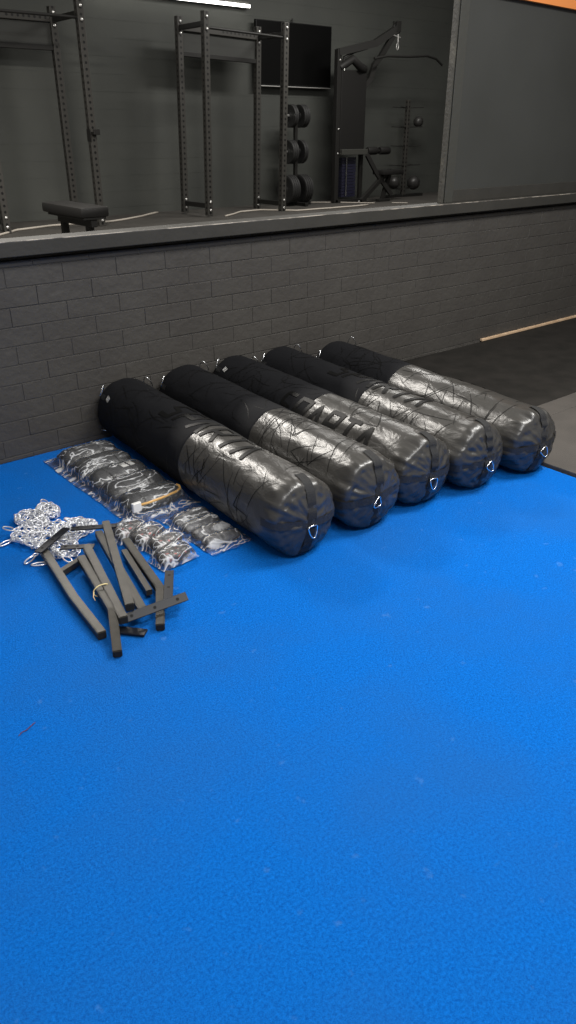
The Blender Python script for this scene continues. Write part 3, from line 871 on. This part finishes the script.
bm = NB(); lathe(bm, [(.02, -.015), (.07, -.015), (.055, 0), (.07, .015), (.02, .015)], 24, Matrix.Translation((.71, -.22, 2.42)) @ Matrix.Rotation(PI / 2, 4, 'X')); P(bm, 'pulley', M_pad, True)
bm = NB(); box(bm, (.66, -.27, 2.38), (.75, -.245, 2.52), .004); box(bm, (.66, -.195, 2.38), (.75, -.17, 2.52), .004); P(bm, 'pulley_bracket')
bm = NB(); tube(bm, [(-.25, .0, 1.88), (-.05, -.06, 2.0), (.1, -.08, 1.9), (.24, -.02, 1.88)], .06, 10); P(bm, 'counter_roller', M_pad, True)
bm = NB(); tube(bm, [(.71, -.25, 2.35), (.71, -.255, 2.24)], .010, 8); tube(bm, [(.62, -.25, 2.33), (.76, -.25, 2.31)], .009, 8); tube(bm, [(.71 + .022 * math.cos(a), -.25, 2.19 + .045 * math.sin(a)) for a in [2 * PI * q / 12 for q in range(12)]], .007, 6, closed=True, up=(0, 1, 0))
plabel(P(bm, 'carabiner', M_bolt, True), 'bright metal carabiner')
bm = NB(); tube(bm, [(.22, -.25, 2.01), (.50, -.25, 2.055), (1.0, -.25, 2.07), (1.40, -.25, 2.10), (1.62, -.25, 2.07), (1.78, -.25, 1.99)], .018, 10); P(bm, 'pulldown_bar', M_steel, True)
bm = NB(); box(bm, (-.26, -.12, .70), (.35, -.06, .78), .006); plabel(P(bm, 'roller_frame', M_frame), 'lighter cross bar under the shroud')
bm = NB()
tube(bm, [(.20, -.10, .75), (.80, -.10, .75)], .018, 10); P(bm, 'roller_axle')
for a, b in ((.30, .52), (.58, .80)):
    bm = NB(); lathe(bm, [(0, a), (.050, a), (.058, a + .02), (.058, b - .02), (.050, b), (0, b)], 20, Matrix.Translation((0, -.10, .75)) @ Matrix.Rotation(PI / 2, 4, 'Y')); P(bm, 'knee_roller', M_pad, True)
bm = NB(); tube(bm, [(.24, -.16, .70), (.42, -.22, .42), (.70, -.30, .10)], .030, square=True); P(bm, 'seat_support')
bm = NB(); tube(bm, [(.72, -.22, .46), (.45, -.24, .30), (.05, -.26, .03)], .030, square=True); P(bm, 'seat_support')
bm = NB(); box(bm, (.44, -.36, .40), (.92, -.10, .47), .015); P(bm, 'seat_pad', M_pad, True)
bm = NB(); tube(bm, [(.70, -.24, .42), (.55, -.24, .03)], .028, square=True); P(bm, 'seat_support')
bm = NB(); box(bm, (-.3, -.04, 0), (.4, .04, .05), .004); box(bm, (.40, -.32, 0), (.66, -.24, .04), .004); P(bm, 'base')
bolts(t, [(-.29, -.05, .72), (-.29, -.05, 1.06), (-.29, -.05, 1.98), (-.20, -.05, 1.86), (-.05, -.32, .03)], .014)

# medicine ball rack
BX, BY = 10.70, 9.80
t = thing('ball_rack', 'slim black ball rack with short arms near the wall corner', 'ball rack', (BX, BY, ZF), 0)
bm = NB(); box(bm, (-.035, -.035, .02), (.035, .035, 1.50), .006); obj('post', bm, M_post, t)
bm = NB(); box(bm, (-.46, -.03, 0), (.50, .03, .045), .006); obj('base', bm, M_steel, t)
for z in (.135, .50, .80, 1.09, 1.38):
    for s in (-1, 1):
        bm = NB(); tube(bm, [(s * .035, -.02, z), (s * .28, -.10, z + .01)], .007, 6); tube(bm, [(s * .035, .02, z), (s * .28, .08, z + .01)], .007, 6)
        obj('arm', bm, M_steel, t)
def ball(x, z, r, lb, y=BY):
    bm = NB(); n = 16
    prof = [(r * math.sin(PI * q / n), -r * math.cos(PI * q / n)) for q in range(n + 1)]
    prof = [(0, -r)] + [(a * (1 - .03 * (1 if abs(b) < r * .07 else 0)), b) for a, b in prof[1:-1]] + [(0, r)]
    lathe(bm, prof, 28)
    if False: lathe(bm, [(0, r * 1.0), (r * .12, r * .995), (r * .12, r * .96)], 12, Matrix.Rotation(R(70), 4, 'X') @ Matrix.Rotation(R(20), 4, 'Y'), 0)
    tag(obj('medicine_ball', bm, M_rubber, None, 'all', (x, y, z)), lb, 'medicine ball', 'medicine balls on the ball rack')
ball(10.96, 1.775, .085, 'black medicine ball alone high on the right of the ball rack', 9.78)
ball(10.44, .83 + .01, .105, 'black medicine ball low on the left of the ball rack', 9.78)
ball(10.94, .82, .115, 'largest black medicine ball, low on the right of the ball rack', 9.78)

# pale cables on the raised floor
def cable(pts, r, lb):
    bm = NB(); P_ = []
    pts = [Vector(p) for p in pts]
    for a, b in zip(pts[:-1], pts[1:]):
        for q in range(6):
            p = a.lerp(b, q / 6); p.y += .05 * noise.noise(p * 2.1); P_.append(p)
    P_.append(pts[-1]); tube(bm, P_, r, 8)
    tag(obj('cable', bm, M_cable, None, 'all'), lb, 'cable')
cable([(3.1, 8.80, ZF + .013), (3.5, 9.2, ZF + .013), (4.0, 9.38, ZF + .013), (4.75, 9.30, ZF + .013), (5.4, 9.65, ZF + .013), (5.85, 9.97, ZF + .013)], .013, 'pale cable snaking over the raised floor past the bench and left rack')
cable([(6.3, 8.95, ZF + .012), (6.8, 9.30, ZF + .012), (7.2, 9.35, ZF + .012), (7.55, 8.95, ZF + .012), (8.2, 8.9, ZF + .012), (9.0, 8.95, ZF + .012)], .012, 'pale cable on the raised floor in front of the rack by the television')
cable([(8.6, 9.9, ZF + .008), (9.0, 9.6, ZF + .008), (9.35, 9.15, ZF + .008)], .007, 'thin pale cable crossing the floor under the cable machine')
cable([(9.62, 9.05, ZF + .006), (9.80, 8.85, ZF + .006)], .006, 'short pale cable end lying beside the cable machine seat')

# tube light high on the rear wall
t = thing('tube_light', 'long white fluorescent tube light high on the rear wall above the rack', 'light', (6.35, 10.06, 3.20), 0)
bm = NB(); box(bm, (-1.27, .02, -.03), (1.27, .088, .05), .006); obj('housing', bm, M_frame, t)
bm = NB(); tube(bm, [(-1.25, -.01, -.01), (1.25, -.01, -.01)], .020, 12); obj('tube', bm, M_lamp, t, True)

# ------------------------------------------------------------------ light
def area(name, loc, size, energy, col=(1, .97, .93), rot=(0, 0, 0)):
    l = bpy.data.lights.new(name, 'AREA'); l.shape = 'RECTANGLE'; l.size, l.size_y = size; l.energy = energy; l.color = col
    o = bpy.data.objects.new(name, l); C.objects.link(o); o.location = loc; o.rotation_euler = rot; return o
area('ceiling_light', (1.0, -.6, 4.2), (3.2, .9), 190, (1, .99, .97))
area('ceiling_light', (4.2, 1.2, 4.2), (2.6, .9), 255, (1, .98, .94))
area('ceiling_light', (2.2, 6.4, 3.6), (1.4, .35), 205, (1, .95, .88))
area('ceiling_light', (8.2, 7.4, 4.2), (2.4, .5), 150, (1, .97, .92))
w = bpy.data.worlds.new('world'); bpy.context.scene.world = w; w.use_nodes = True
w.node_tree.nodes['Background'].inputs[0].default_value = (1, .97, .92, 1)
w.node_tree.nodes['Background'].inputs[1].default_value = .31
vs = bpy.context.scene.view_settings
vs.view_transform = 'Standard'; vs.look = 'None'; vs.gamma = 1; vs.exposure = .1; vs.use_curve_mapping = False
